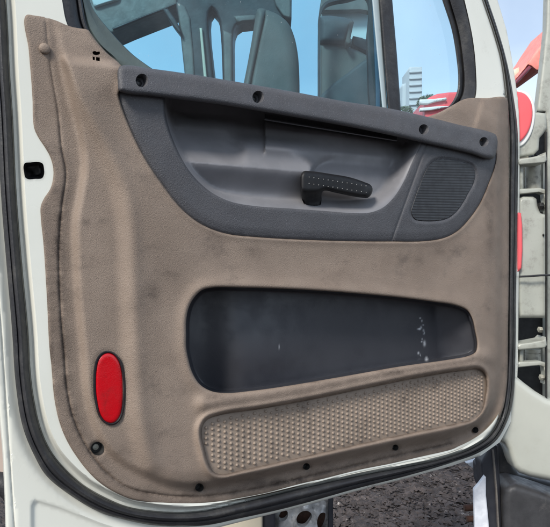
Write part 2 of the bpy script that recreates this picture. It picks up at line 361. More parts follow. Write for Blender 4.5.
# stamped steel shell
seal = np.array([  # inner x, inner y, outer x, outer y
 (2, -25, -14, -25), (5, 0, -11, 0), (9, 77, -6, 77), (11.3, 110, -3.5, 110), (15.5, 196, 1, 196), (21, 265, 6.5, 265), (27, 330, 12, 330), (31, 387, 16, 387), (40.5, 431, 24, 431),
 (51, 453, 35.5, 458), (64, 469, 47, 476.5), (82, 485, 70, 495), (102, 497, 97, 511), (127, 507.5, 124, 519.5), (155, 512, 153, 525.2), (182, 513, 184, 526.5), (205, 511, 208, 525), (236, 504, 239, 518.5),
 (273, 495, 276, 510.5), (304, 487.5, 307, 502.5), (350, 477.5, 353, 489.5), (404, 467, 408, 475.5), (447, 457.5, 452, 462.5), (472, 448, 480, 452), (488, 437.5, 497.5, 439), (499, 421, 508.5, 418), (504.5, 398, 513.5, 396), (507.5, 360, 515.3, 360),
 (508.2, 300, 516, 300), (509.3, 190, 517.8, 190), (509.5, 130, 517.6, 130), (507.5, 100, 514, 100), (502.3, 60, 506.5, 60), (494, 30, 498, 30), (484, 0, 488, 0), (476.5, -25, 480, -25)], float)
SI = cr(seal[:, :2].tolist(), False, 4); 
both = cr(seal.tolist(), False, 4); SI, SO = both[:, :2], both[:, 2:]
SEALIN = np.vstack([SI, [(470, -40), (5, -40)]])
SHELL = lin([(-40, -25), (-34, 77), (-24, 196), (-14, 300), (-4, 380), (.5, 431), (2.2, 449), (4.5, 495), (6, 545), (7, 558), (60, 560), (120, 556), (175, 545), (203, 531.5), (240, 522), (276, 513), (307, 505), (353, 492), (408, 478), (452, 466),
             (481, 455.5), (500, 442), (512, 420), (516.5, 396), (518.0, 360), (518.6, 300), (519.6, 190), (519.6, 130), (518, 100), (515.2, 80), (511.5, 56), (506.5, 30), (497.5, 0), (489, -25)], 4)
WO = cr([(58, -24), (62, 0), (67, 24), (78, 42), (98, 66), (126, 84), (200, 96), (300, 110), (380, 124), (425, 130), (452, 122), (470, 109), (475.5, 97), (476, 70), (473, 40), (464.5, 0), (458, -24)], step=4)
WO = WO[inside(WO, lin([(40, -24.4), (500, -24.4), (500, 200), (40, 200)], 50))] if False else WO
def shell_h(Q):
    x, y = Q[:, 0], Q[:, 1]
    s = sd(Q, SEALIN)
    wide = ss(300, 100, x)                      # the step by the seal is broad on the latch side
    a = 10*wide+2.6*(1-wide)
    h = -.034+.012*ss(-1, 1.5, s)+.026*ss(a*.45, a, s)
    # outer flange: a hem along the latch edge and a pressed panel below
    hem = np.interp(y, [250, 330, 431, 527, 560], [-5, 1.6, 8, 14.5, 17])
    h -= .003*np.exp(-((x-hem)/1.0)**2)*(s < -6)
    emb = EMB
    h -= .005*ss(-1.5, 2, sd(Q, emb))*(s < -6)
    h += .008*ss(-14, -26, s)*(x < 200)
    h -= .13*ss(2, 9, sd(Q, PANEL))+.012*ss(-4, 1, sd(Q, PANEL))*ss(150, 240, x)*ss(430, 450, y)
    h += .002*np.exp(-(np.clip(dline(Q, WO, True)-5, 0, 99)/4)**2)*0
    do = dline(Q, SHELL, True); h -= .01*(1-np.sqrt(np.clip(1-(1-np.clip(do/2.5, 0, 1))**2, 0, 1)))*(x < 480)
    return h
# the middle of the shell is open behind the trim, as a stamped door is
def offset_open(L, d):
    T = np.gradient(L, axis=0); T /= np.linalg.norm(T, axis=1)[:, None]
    return L+np.stack([T[:, 1], -T[:, 0]], 1)*d
SIF = cr(seal[:, :2].tolist(), False, 2.5)
HEM = cr([(-5, 250), (1.6, 330), (8, 431), (14.5, 527), (17, 552)], False, 4)
EMB = lin([(32.5, 545), (32, 520), (32, 506), (33.5, 502.5), (37, 501), (60, 508), (100, 524), (140, 537), (200, 545), (120, 552)], 3)
PANC = np.vstack([PANEL, PANEL[:1]])
CORE = cr([(90, 110), (300, 150), (470, 180), (480, 300), (470, 400), (300, 450), (140, 460), (90, 380), (80, 220)], step=8)
shell = relief('door_shell', SHELL, shell_h, M['white'], door, holes=[WO, LATCH, CORE], cons=[(PANEL, True)], step=3.2, back=-.075, rings=(1.2, 2.6), sharp=40,
               extra=[offset(PANEL, g*k) for g in (1, -1) for k in (1.2, 2.4, 3.6)]+[e[dline(e, PANC) > 4.2] for e in [offset_open(SIF, g*k) for g in (1, -1) for k in (1.3, 2.6, 4, 5.5, 7, 8.5, 10, 11.5)]]+[SIF]+[HEM+np.array([k, 0]) for k in (-2, -1, 0, 1, 2)]
               +[offset(EMB, k) for k in (-1.5, 0, 1.5)], avoid=[(SIF, 12.5), (HEM, 3), (EMB, 2.5), (np.vstack([PANEL, PANEL[:1]]), 3.4)])
# latch pocket
relief('latch_box', offset(LATCH, 0), lambda Q: -.012-.03*ss(0, 4, dline(Q, LATCH, True))+.012*np.exp(-(((Q[:, 0]-29)/3)**2+((Q[:, 1]-174)/3)**2)), M['black'], shell, step=1.5, rings=(1,))
# rubber weatherstrip: a rounded bulb with a lip
prof = [(0, -.026), (.04, -.016), (.12, -.008), (.25, -.002), (.4, .001), (.52, -.001), (.60, -.007), (.64, -.010), (.70, -.007), (.82, -.008), (.93, -.014), (1, -.026)]
loft('weatherstrip', [SI+(SO-SI)*t for t, _ in prof], [w for _, w in prof], M['rubber'], door)
# window: gasket, glass run, glass, divider
wi = cr([(78, -24), (82, 0), (87.5, 27), (98, 44), (118, 63), (140, 78), (200, 90), (300, 106), (380, 118), (420, 120), (438, 113.5), (450, 105.5), (457, 93), (458.5, 80), (457, 60), (452, 30), (442.5, 0), (435, -24)], False, 4)
wo = cr([(58, -24), (62, 0), (66.5, 24), (78, 42), (98, 66), (126, 84), (200, 96), (300, 110), (380, 124), (425, 130), (452, 122), (466, 111), (475.5, 97.5), (476.5, 82), (476, 66), (472.5, 35), (464.5, 0), (458, -24)], False, 4)
nn = 180
def rs(L, n):
    s = np.r_[0, np.cumsum(np.linalg.norm(np.diff(L, axis=0), axis=1))]; t = np.linspace(0, s[-1], n)
    return np.stack([np.interp(t, s, L[:, 0]), np.interp(t, s, L[:, 1])], 1)
# pair by control index: same number of control points in both lists
pair = cr(np.hstack([np.array([(78, -24), (82, 0), (87.5, 27), (98, 44), (118, 63), (140, 78), (200, 90), (300, 106), (380, 118), (420, 120), (438, 113.5), (450, 105.5), (457, 93), (458.5, 80), (457, 60), (452, 30), (442.5, 0), (435, -24)], float),
                     np.array([(58, -24), (62, 0), (66.5, 24), (78, 42), (98, 66), (126, 84), (200, 96), (300, 110), (380, 124), (425, 130), (452, 122), (466, 111), (475.5, 97.5), (476.5, 82), (476, 66), (472.5, 35), (464.5, 0), (458, -24)], float)]).tolist(), False, 4)
gi, go = pair[:, :2], pair[:, 2:]
gp = [(-.02, -.045), (0, -.020), (.08, -.016), (.2, -.018), (.28, -.026), (.34, -.014), (.6, -.004), (.9, .002), (1.0, .001), (1.04, -.012)]
loft('window_gasket', [gi+(go-gi)*t for t, _ in gp], [w for _, w in gp], M['rubber'], door)
ch = cr(np.array([(79, -24, 84, -24), (82, -2, 89, -2), (84.5, 12, 95, 12), (88, 28, 112, 33), (98, 44, 130, 52), (112, 57, 144, 63), (126, 72, 158, 72), (150, 85, 185, 84)], float).tolist(), False, 4)
loft('glass_run', [ch[:, :2]+(ch[:, 2:]-ch[:, :2])*t for t in (-.05, .1, .45, .5, .95, 1)], [-.03, -.024, -.026, -.034, -.036, -.046], M['chan'], door)
G1 = lin([(70, -24), (384, -24), (386, 0), (395.5, 119), (300, 104), (200, 87), (122, 75), (88, 40)], 12)
relief('window_glass', G1, lambda Q: -.040+0*Q[:, 0], M['glass'], door, step=30, rings=(), back=None)
G2 = lin([(386, -24), (445, -24), (460, 40), (463, 80), (455, 118), (430, 128), (400, 126)], 12)
relief('quarter_glass', G2, lambda Q: -.036+0*Q[:, 0], M['qglass'], door, step=30, rings=())
slab('divider_bar', [(378, -24), (379, 0), (383, 50), (388.3, 118), (401.6, 120), (397, 55), (392.3, 0), (391, -24)], -.012, .035, M['rubber'], door, bev=3, smooth=False, step=3)
slab('run_channel', [(371.5, -24), (372, 0), (376.5, 50), (383, 116), (388, 116), (383, 50), (379.5, 0), (378.5, -24)], -.024, .02, M['chanlight'], door, bev=1.5, smooth=False, step=3)
# moulded trim panel
panel = relief('trim_panel', PANEL, panel_h, M['taupe'], door, holes=[INSERT, POCKET, PAD]+SL+SLOTS, step=2.3, back=-.004, rings=(.7, 1.6, 2.8), sharp=60,
               avoid=[(GROOVE, 4), (np.vstack([PAD, PAD[:1]]), 8.5)], extra=[offset_open(GROOVE, k) for k in (0, .7, -.7, 1.5, -1.5, 2.6, -2.6, 3.8, -3.8)]+[offset(POCKET, k) for k in (-4.5, 4.5)]+[offset(PAD, s_*k) for s_ in (1, -1) for k in (.8, 1.7, 2.7, 3.7, 4.8, 6, 7.5)])
relief('dark_slot', lin([(90, 49), (102, 49), (102, 63), (90, 63)], 3), lambda Q: .004+0*Q[:, 0], M['dark'], panel, step=4, rings=())
def paint(o, f, base=None):
    me = o.data; n = len(me.vertices); co = np.empty(n*3); me.vertices.foreach_get('co', co); co = co.reshape(-1, 3)
    w0 = np.array(o.location); q = o.parent
    while q is not None: w0 = w0+np.array(q.location); q = q.parent
    d3 = co+w0-CAM; t = d3@Fv; g = f(np.stack([CX+F*(d3@Rv)/t, CY-F*(d3@Uv)/t], 1))
    a = me.attributes.new('grime', 'FLOAT', 'POINT'); a.data.foreach_set('value', np.clip(g, 0, 1).astype(np.float32))
STAINS = [(58, 240, 4, 9), (60, 222, 3, 7), (86, 222, 4, 4), (101, 221, 5, 3), (212, 396, 9, 3), (314, 381, 9, 3), (268, 386, 5, 2), (252, 250, 10, 5), (345, 262, 4, 2), (322, 270, 2, 1.5), (152, 292, 8, 16),
          (74, 412, 4, 5), (170, 275, 10, 6), (395, 372, 14, 3), (440, 250, 6, 5), (418, 262, 5, 6), (120, 452, 10, 5), (232, 210, 0.1, .1), (52, 340, 2, 20), (36, 110, 2, 18), (490, 220, 4, 40), (300, 482, 60, 3)]
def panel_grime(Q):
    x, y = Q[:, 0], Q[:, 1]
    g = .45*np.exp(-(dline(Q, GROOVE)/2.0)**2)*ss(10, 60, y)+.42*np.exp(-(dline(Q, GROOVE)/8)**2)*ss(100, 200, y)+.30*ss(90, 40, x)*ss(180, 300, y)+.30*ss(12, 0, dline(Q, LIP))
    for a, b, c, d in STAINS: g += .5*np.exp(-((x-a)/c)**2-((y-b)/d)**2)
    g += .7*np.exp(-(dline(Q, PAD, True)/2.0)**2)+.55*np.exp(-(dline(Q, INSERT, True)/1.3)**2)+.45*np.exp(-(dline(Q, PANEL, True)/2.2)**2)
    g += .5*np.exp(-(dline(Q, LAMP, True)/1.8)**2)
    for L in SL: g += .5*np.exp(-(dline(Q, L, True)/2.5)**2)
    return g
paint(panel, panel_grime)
def shell_grime(Q): return .35*np.exp(-((sd(Q, SEALIN)-1)/2.2)**2)+.5*np.exp(-(dline(Q, LATCH, True)/1.5)**2)+.35*np.exp(-((Q[:, 0]-np.interp(Q[:, 1], [250, 330, 431, 527, 560], [-5, 1.6, 8, 14.5, 17]))/1.0)**2)
paint(shell, shell_grime)
# cover cap and screws on the trim
def at(x, y, w): return PD(np.array([[x, y]], float), np.array([w]))[0]
c = at(44.3, 49, .008)
V, Fc = disc(c, [(.0105, -.001), (.0108, .003), (.0098, .0055), (.006, .0075), (0, .0082)]); mesh('screw_cover', V, Fc, M['taupe'], panel, sharp=60)
first = None
def screw_mesh():
    V, Fc = disc((0, 0, 0), [(1.0, 0), (1.0, .25), (.85, .42), (.5, .5), (.42, .15), (0, .1)], 20)
    return V, Fc
hs = panel_h(np.array([(x, y) for x, y, _ in screws_low], float))
for (x, y, r), L, h in zip(screws_low, SL, hs):
    k = 1 if r > 5 else .9
    P0 = PD(L, np.full(len(L), float(h)-.001)); c0 = at(x, y, float(h)); n = len(L); deep = .014
    V = list(P0); V += [c0+(p-c0)*.8+np.array([0, deep, 0]) for p in P0]; V += [c0+np.array([0, deep, 0])]
    Fc = [(i, (i+1) % n, n+(i+1) % n, n+i) for i in range(n)]+[(n+i, n+(i+1) % n, 2*n) for i in range(n)]
    well = mesh('screw_well', V, Fc, M['dark'], panel, sharp=60)
    V, Fc = screw_mesh(); R = .0017*r*.5+.001
    c1 = c0+np.array([0, deep-.0005, 0])
    mesh('screw', [(c1[0]+v[0]*R, c1[1]+v[1]*R, c1[2]+v[2]*R) for v in V], Fc, M['hinge'] if r > 5 else M['dark'], well, sharp=60)
# red reflector: dark bezel and domed lens
hl = float(panel_h(np.array([[109., 388.]]))[0])
lamp = loft('reflector', [LAMP, offset(LAMP, 0)+(np.array([109.4, 388])-LAMP)*np.array([.02, .01]), LAMP+(np.array([109.4, 388])-LAMP)*np.array([.09, .035]), LAMP+(np.array([109.4, 388])-LAMP)*np.array([.2, .08])], [hl-.004, hl+.004, hl+.0045, hl+.000], M['black'], door, closed=True)
LENS = LAMP+(np.array([109.2, 388])-LAMP)*np.array([.17, .065])
relief('reflector_lens', LENS, lambda Q: hl+.0005+.0035*np.sqrt(np.clip(1-(1-np.clip(dline(Q, LENS, True)/3.5, 0, 1))**2, 0, 1)), M['redlens'], lamp, step=1.6, rings=(.3, .8, 1.6), back=hl-.003)
# map pocket liner
def pocket_h(Q):
    d = dline(Q, POCKET, True); x, y = Q[:, 0], Q[:, 1]
    h = .031-.085*ss(-1.0, 3.2, d)
    h += .018*np.exp(-((x-250)/55)**2-((y-355)/40)**2)
    h += .082*np.clip((x-438-(y-330)*.1)/38, 0, 1)**1.15-.06*ss(250, 192, x)
    h += .010*ss(395, 300, y)*0
    return np.minimum(h, .034)
def gridpts(x0, x1, y0, y1, st): return np.stack(np.meshgrid(np.arange(x0, x1, st), np.arange(y0, y1, st)), -1).reshape(-1, 2)
pkt = relief('map_pocket', POCKET, pocket_h, M['navy'], door, step=3, rings=(.5, 1.2, 2.0, 3, 4.2), sharp=80, extra=[gridpts(413, 431, 314, 356, .6), gridpts(263, 291, 338, 361, .7)])
rs_ = random.Random(5)
FL = [(421+rs_.gauss(0, 2.2)+(k % 3)*1.0, 318+rs_.random()*44, rs_.uniform(.3, .8), rs_.uniform(.4, 1.5)) for k in range(16)]+[(424.5, 343.5, 1.1, 2.4), (279, 347, .35, 2.0), (419, 329, 1.4, .7)]
def flecks(Q):
    g = np.zeros(len(Q))
    for a, b, c, d in FL: g += 1.1*np.exp(-((Q[:, 0]-a)/c)**2-((Q[:, 1]-b)/d)**2)
    return g
paint(pkt, flecks)
# studded kick pad
def pad_h(Q): return .030-.002*np.exp(-(dline(Q, PAD, True)/2.5)**2)+.0*Q[:, 0]
pad = relief('kick_pad', PAD, pad_h, M['taupe2'], door, step=4, rings=(1, 2.5))
V = []; Fc = []
cand = []
for i in range(-2, 78):
    for j in range(-3, 18):
        # rows run along the pad, which is drawn in true length on the door's plane
        X = i*.0162+(j % 2)*.0; Z = j*.0119+(i % 2)*.00595
        cand.append((X, Z))
o0 = at(206, 424, .03); o1 = at(480, 373, .03); o2 = at(212, 470, .03)
ax = (o1-o0); ax /= np.linalg.norm(ax); az = np.array([0, 0, -1.0])
for X, Z in cand:
    p = o0+ax*X+az*(Z-.004)
    d = p-CAM; t = d@Fv; px = CX+F*(d@Rv)/t; py = CY-F*(d@Uv)/t
    q = np.array([[px, py]])
    if sd(q, PAD)[0] < 2.6: continue
    r = .0042*(1+random.uniform(-.08, .08)); k = len(V)
    vv, ff = disc(p, [(r, -.0005), (r*.85, .0022), (r*.45, .0034), (0, .0037)], 6)
    V += vv; Fc += [[k+a for a in f] for f in ff]
mesh('raised_studs', V, Fc, M['taupe2'], pad)
# charcoal armrest insert
SHELF = None
def insert_h(Q):
    x, y = Q[:, 0], Q[:, 1]
    s = sd(Q, BOWL)
    rim = .038+.004*ss(0, 10, dline(Q, INSERT, True))-.003*(1-ss(0, 2, dline(Q, INSERT, True)))
    ys = 161.5+.085*(x-186)                                   # front edge of the shelf
    a = ys-32+15*ss(222, 245, x)
    back = -.052-.040*ss(a, 114, y)
    shelf = back+(.026-back)*np.clip((y-a)/(ys-a), 0, 1)**1.15
    sh2 = np.where(y > ys-19, .004+.022*np.clip((y-ys+19)/19, 0, 1), back+(.004-back)*ss(ys-34, ys-19, y))
    k2 = ss(222, 250, x); shelf = shelf*(1-k2)+sh2*k2
    face = .026-.030*ss(ys-1, ys+26, y)
    left = np.where(y < ys, shelf, face)
    right = -.010-.050*ss(190, 135, y)                           # smooth hollow behind the pull
    wk = 3+24*ss(ys-4, ys-20, y)
    k = ss(-1, 1, (x+(y-172)*.35*ss(ys-20, ys-4, y)-312)/wk)
    h = left*(1-k)+right*k
    plate = ss(263.8, 265.6, x)*ss(0, 3.0, y-(119+.162*(x-265)))*ss(ys-9, ys-24, y)*ss(404, 392, x)
    h = h+plate*(.016)
    wl = 6+20*ss(185, 215, y)*ss(300, 200, x)*.4+14*ss(330, 400, x)+7*ss(188, 205, y)
    wall = ss(-2.5, wl, s)
    h = rim*(1-wall)+np.minimum(h, rim)*wall
    g = dline(Q, SPEAKER_LINE); h -= .003*np.exp(-(g/.9)**2)
    sp = sd(Q, SPK); h -= .0035*ss(-1.5, 1, sp); h += .0012*np.exp(-((sp+2)/1.3)**2)
    return h
BOWLR = np.vstack([BOWL, BOWL[:1]])
ins = relief('armrest_insert', INSERT, insert_h, M['grey'], door, step=2.0, rings=(.6, 1.4), back=.0, sharp=70, cons=[(BOWL, True), (SPEAKER_LINE, False)], avoid=[(BOWLR, 4.5), (SPEAKER_LINE, 2.2)],
             extra=[offset_open(SPEAKER_LINE, k) for k in (-1.6, -.8, .8, 1.6)]+[ offset(SPK, 0), offset(SPK, 1.2), offset(SPK, -1.2),
                    ]+[offset(BOWL, k) for k in (-3.6, -2.4, -1.2, 1.2, 2.4, 3.6)]+[
                    np.array([(x, 161.5+.085*(x-186)+k) for k in (-1.2, 0, 1.2) for x in np.arange(180, 312, 2)]),
                    np.array([(x, 117+.162*(x-265)+k) for k in (-1.5, 0, 1.5, 2.6) for x in np.arange(264, 400, 1.8)]),
                    np.array([(264.5+k, y) for k in (-1, 0, 1) for y in np.arange(119, 150, 2)])])
sl_ = np.array([(x, 118.2+.160*(x-265)) for x in np.linspace(264.6, 397, 60)])
loft('bin_lid_edge', [sl_+np.array([0, k]) for k in (-4.5, -.4, .2, 1.2, 2.0, 2.2)], [-.03, -.018, .004, .010, .006, -.03], M['bowl'], ins)
# the smooth bowl is moulded in a second plastic: faces inside the bowl outline take it
ins.data.materials.append(M['bowl'])
me = ins.data; nv = len(me.vertices); co = np.empty(nv*3); me.vertices.foreach_get('co', co); co = co.reshape(-1, 3)
off = np.array(ins.location)+np.array(door.location); d3 = co+off-CAM; t = d3@Fv
pix = np.stack([CX+F*(d3@Rv)/t, CY-F*(d3@Uv)/t], 1); sb = sd(pix, BOWL)
for p in me.polygons:
    if np.mean(sb[list(p.vertices)]) > .15: p.material_index = 1
# speaker grille: a ribbed cloth panel
def spk_h(Q): return insert_h(Q)+.0012+.0009*np.maximum(0, np.sin((Q[:, 1]-.02*Q[:, 0])*2*math.pi/2.7))
SPK_IN = SPK+(SPK.mean(0)-SPK)*.03
relief('speaker_grille', SPK_IN, spk_h, M['black'], door, step=.75, rings=(), back=.03, sharp=None)
# top rail with recessed screws
RS = [(142, 80.5, 6.8), (258.3, 97, 6.3), (423.8, 129.5, 5.3), (484, 142, 4.9)]
RH = [np.array([(x+r*.93*math.cos(2*math.pi*k/26), y+r*math.sin(2*math.pi*k/26)) for k in range(26)]) for x, y, r in RS]
def rail_h(Q):
    d = dline(Q, RAIL, True)
    h = .062-.016*(1-np.sqrt(np.clip(1-(1-np.clip(d/6, 0, 1))**2, 0, 1)))
    mid = np.interp(Q[:, 0], [118, 220, 300, 387, 495], [79, 92, 106, 121, 146])
    return h+.010*ss(14, -14, (mid-Q[:, 1]))*1.0-.004
rail = relief('armrest_rail', RAIL, rail_h, M['grey'], door, holes=RH, step=2.4, rings=(.3, .9, 1.8, 3.2, 4.6), back=.012, sharp=50)
for (x, y, r), L in zip(RS, RH):
    hh = rail_h(L); P0 = PD(L, hh); c0 = P0.mean(0); n = len(L); dp = .022
    V = list(P0)+[c0+(p-c0)*.93+np.array([0, .003, 0]) for p in P0]+[c0+(p-c0)*.86+np.array([0, dp, 0]) for p in P0]+[c0+np.array([0, dp, 0])]
    Fc = [(k*n+i, k*n+(i+1) % n, (k+1)*n+(i+1) % n, (k+1)*n+i) for k in (0, 1) for i in range(n)]+[(2*n+i, 2*n+(i+1) % n, 3*n) for i in range(n)]
    well = mesh('screw_well', V, Fc, M['grey'], rail, sharp=60)
    V, Fc = screw_mesh(); R = np.abs(P0[:, 2]-c0[2]).max()*.5; c1 = c0+np.array([0, dp-.0005, 0])
    mesh('screw', [(c1[0]+v[0]*R, c1[1]+v[1]*R*.8, c1[2]+v[2]*R) for v in V], Fc, M['black'], well, sharp=60)
# pull handle with studded grip
HND = cr([(301, 174.5), (303.5, 171.3), (312, 171.3), (330, 173.8), (350, 177.3), (365, 182.3), (370.5, 184.8), (372.6, 188.5), (371, 195), (367.5, 198), (362, 197.8), (350, 195.8), (334, 192.5), (324, 190.8), (321.8, 193), (321.5, 200), (320, 206), (315, 208.5), (308, 207.5), (303, 202), (300.8, 192), (300.3, 182)], step=2)
hand = relief('pull_handle', HND, lambda Q: .052-.014*(1-np.sqrt(np.clip(1-(1-np.clip(dline(Q, HND, True)/5, 0, 1))**2, 0, 1)))-.030*ss(189, 203, Q[:, 1]-.06*(Q[:, 0]-310)*2*ss(318, 330, Q[:, 0]))*ss(330, 320, Q[:, 0]), M['grip'], door, step=1.8, rings=(.3, .9, 1.8, 3, 4.2), back=.018, sharp=60)
V = []; Fc = []
for i in range(13):
    for j in range(2):
        x = 309+i*4.75; y = 177.2+(i*4.75)*.155+j*6.4
        if sd(np.array([[x, y]]), HND)[0] < 2.2: continue
        c = at(x, y, .0515); k = len(V); vv, ff = disc(c, [(.0015, -.001), (.0013, .0012), (0, .0020)], 8); V += vv; Fc += [[k+a for a in f] for f in ff]
mesh('grip_studs', V, Fc, M['studs'], hand)

# ------------------------------------------------------------------ THE CAB beside the hinges
cab = thing('truck_cab', tuple(PZ(np.array([[540., 520.]]), 2.3)[0]), 'pale grey-green truck cab pillar with two door hinges and front fairing', 'truck cab')
def zs(name, pts, z, th, m, parent=cab, bev=2, bevw=.008, smooth=False, **k): return slab(name, pts, z, th, m, parent, bev=bev, bevw=bevw, smooth=smooth, map_=PZ, **k)
zs('cab_pillar', [(547.5, -30), (546, 29), (541, 75), (536.5, 112), (545, 112), (547, 130), (546.5, 200), (546, 400), (552, 410), (640, 410), (640, -30)], 2.24, .03, M['pillar'], bev=4)
zs('inner_post', [(512, 150), (547, 150), (547, 402), (512, 402)], 2.42, .05, M['hinge'])
zs('mirror_housing', [(512, 113), (520, 112.5), (538, 112.5), (546, 113.5), (547, 128), (543, 134), (539.5, 138), (538.5, 150), (534, 154.5), (520, 157), (512, 157)], 2.18, .025, M['pillar'], bev=3, smooth=False)
hp = slab('red_panel', [(508, 92), (517, 91.5), (525, 94), (530.5, 101), (532.5, 110), (531.5, 122), (527.5, 133), (521, 141), (515, 144), (508, 145)], 2.162, .012, M['redpaint'], cab, bev=2.5, bevw=.006, map_=PZ)
slab('white_edging', [(506, 88.5), (518, 90), (527, 92.5), (533, 100), (535, 110), (534, 124), (530, 136), (523, 145), (515, 148), (506, 150)], 2.172, .006, M['tower'], cab, bev=1.5, bevw=.003, map_=PZ)
zs('body_seam', [(545.8, 132), (547.2, 132), (547.6, 240), (547.4, 400), (546.2, 400), (546.4, 240)], 2.135, .01, M['dark'], bev=.4, bevw=.002)
def hinge(y0, y1, lab):
    h = zs('door_hinge', [(518, y0+1), (530, y0-.5), (543, y0-3), (546, y0-6), (547, y0+2), (545, y0+5), (520, y0+7), (517, y0+6)], 2.13, .07, M['pillar'], bev=1.6)
    zs('hinge_barrel', [(519.5, y0+6), (523.5, y0+6), (523.5, y1), (519.5, y1)], 2.16, .05, M['pillar'], h, bev=1.5)
    p = np.array([PZ(np.array([[533., yy]]), 2.24)[0] for yy in (y0+6, y0+10, (y0+y1)/2, y1-3, y1+1)]); tube('hinge_pin', p, [.028]*5, M['hinge'], h, 18)
    zs('hinge_arm', [(517, y1), (540, y1-1), (545, y1+.5), (547, y1+5), (547, y1+14), (545.5, y1+22), (543.8, y1+22), (544.5, y1+12), (543.5, y1+5), (539, y1+3.4), (517, y1+5.5)], 2.15, .03, M['pillar'], h, bev=1)
    return h
hinge(158, 189, ''); hinge(343, 362, '')
zs('hinge_cover', [(517.6, 203), (519, 198.5), (523, 196.3), (533, 196.5), (536.5, 199), (537.5, 205), (540.5, 213), (546.5, 215), (546.5, 318), (519, 318), (517.8, 300)], 2.15, .05, M['pillar'], bev=4, bevw=.02, smooth=False)
zs('hinge_gap_shade', [(517, 317), (546.5, 317), (546.5, 346), (517, 346)], 2.3, .05, M['dark'])  # near-black slabs stand in for the shade inside the hinge gaps
zs('hinge_gap_shade', [(517, 366), (547.5, 366), (547.5, 404), (517, 404)], 2.3, .05, M['dark'])
zs('hinge_gap_shade', [(534, 128), (547, 126), (547, 158), (534, 158)], 2.26, .05, M['dark'])
zs('hinge_gap_shade', [(517, 190), (547, 190), (547, 216), (517, 216)], 2.3, .05, M['dark'])
for x, y, r in ((542, 206, 4), (541.5, 330, 3), (543, 378, 3), (543.5, 235, 1.5)):
    zs('hinge_bolt', [(x+r*.7*math.cos(a*math.pi/3), y+r*math.sin(a*math.pi/3)) for a in range(6)], 2.14, .02, M['dark'] if y in (206, 235) else M['hinge'], bev=1)
pp = [PZ(np.array([[x, y]]), z)[0] for x, y, z in ((519, 276.6, 2.125), (530, 276.2, 2.12), (541, 275.3, 2.12), (556, 275, 2.12))]
tube('check_strap', pp, .0038, M['black'], cab)
zs('red_marker', [(516.5, 212), (521, 213), (522.3, 225), (522.5, 250), (521.5, 268), (517, 274)], 2.128, .02, M['redpaint'], bev=1.5)
zs('front_fairing', [(512, 371), (516, 376), (523, 382), (535, 391), (548, 399), (600, 412), (640, 420), (640, 500), (550, 480.5), (530, 476.5), (519, 472.5), (514, 468), (511, 461), (507.5, 449), (504, 443), (498, 440), (500, 420)], 2.11, .06, M['fair'], bev=6, bevw=.03, smooth=False)
# dark plastic step well and its strut
step_ = thing('cab_step', tuple(PZ(np.array([[520., 600.]]), 2.3)[0]), 'charcoal plastic step well below the white fairing', 'cab step')
zs('step_well', [(496, 440), (502, 444), (508, 452), (513, 466), (519, 474), (550, 482), (640, 500), (640, 600), (500, 600), (496, 500)], 2.30, .1, M['mud'], step_, bev=6, bevw=.02)
slab('step_cover', [(502, 600), (502, 540), (501.5, 500), (503, 489), (508, 483.5), (516, 481.8), (530, 486), (560, 496), (620, 510), (620, 600)], 2.14, .1, M['mud'], step_, bev=9, bevw=.05, smooth=False, map_=PZ)
zs('step_strut', [(480.5, 462), (491, 442), (497.5, 446), (500, 480), (502, 540), (505, 600), (490, 600), (486, 530)], 2.18, .06, M['navystrut'], step_, bev=3, bevw=.012)
zs('strut_edge', [(492.5, 450), (494, 449.5), (497.5, 490), (501.5, 560), (499.5, 560), (495.8, 490)], 2.168, .014, M['cabgrey'], step_, bev=.8, bevw=.003)
zs('strut_back', [(476.5, 464), (482, 458), (484, 475), (479, 486), (477, 480)], 2.26, .04, M['navystrut'], step_, bev=1.5)
o = zs('torn_plastic_sheet', [(473.8, 489), (479, 483), (484.5, 475.5), (486, 477), (486, 495), (488.5, 520), (491, 560), (475.5, 560), (474.5, 520)], 2.165, .01, M['sheet'], None, bev=2, bevw=.004)
tag(o, 'torn strip of white plastic hanging beside the dark step strut', 'plastic sheet')
o = zs('white_scrap', [(466, 463), (477, 459.5), (477.5, 470), (473, 468.5)], 2.5, .02, M['sheet'], None, bev=1.5); tag(o, 'small crumpled white scrap just under the door corner', 'scrap')

# things under the door
t = zs('side_fairing', [(180, 500), (262.5, 490), (262.5, 600), (170, 600)], 2.1, .3, M['cream'], None, bev=2.5)
tag(t, 'cream painted side panel seen just below the door bottom', 'side panel')
brk = thing('step_bracket', tuple(PZ(np.array([[300., 600.]]), 2.2)[0]), 'dirty silver metal step bracket beside the dark blue strut', 'step bracket')
holes = [cr([(279, 516), (283, 510), (287, 511), (288, 516), (284, 521), (280, 521)], step=1.5), cr([(297, 517), (301, 512), (308, 511), (312, 515), (309, 522), (304, 527), (298, 526)], step=1.5), cr([(317, 522), (321, 513), (325, 513), (325, 524), (320, 532)], step=1.5)]
BR = lin([(273, 480), (331, 480), (331, 600), (275, 600)], 4)
relief('bracket_plate', BR, lambda Q: 2.2+.014*np.sin(Q[:, 0]*.33+Q[:, 1]*.12)+.01*np.sin(Q[:, 0]*.12-Q[:, 1]*.31)+.012*ss(0, 6, 4-np.abs(Q[:, 0]-292)), M['metal'], brk, holes=holes, step=2.5, back=Fv*.03, rings=(1,), map_=PZ)
zs('bracket_back', [(274, 485), (330, 485), (330, 600), (274, 600)], 2.29, .02, M['rust'], brk)
zs('bracket_edge', [(328.5, 480), (333, 480), (333.5, 600), (328.5, 600)], 2.17, .08, M['navystrut'], brk, bev=1)
t = zs('support_strut', [(261.5, 480), (275, 480), (276.5, 600), (261, 600)], 2.12, .06, M['navystrut'], None, bev=3, bevw=.01)
tag(t, 'dark blue upright strut between cream panel and silver bracket', 'strut')
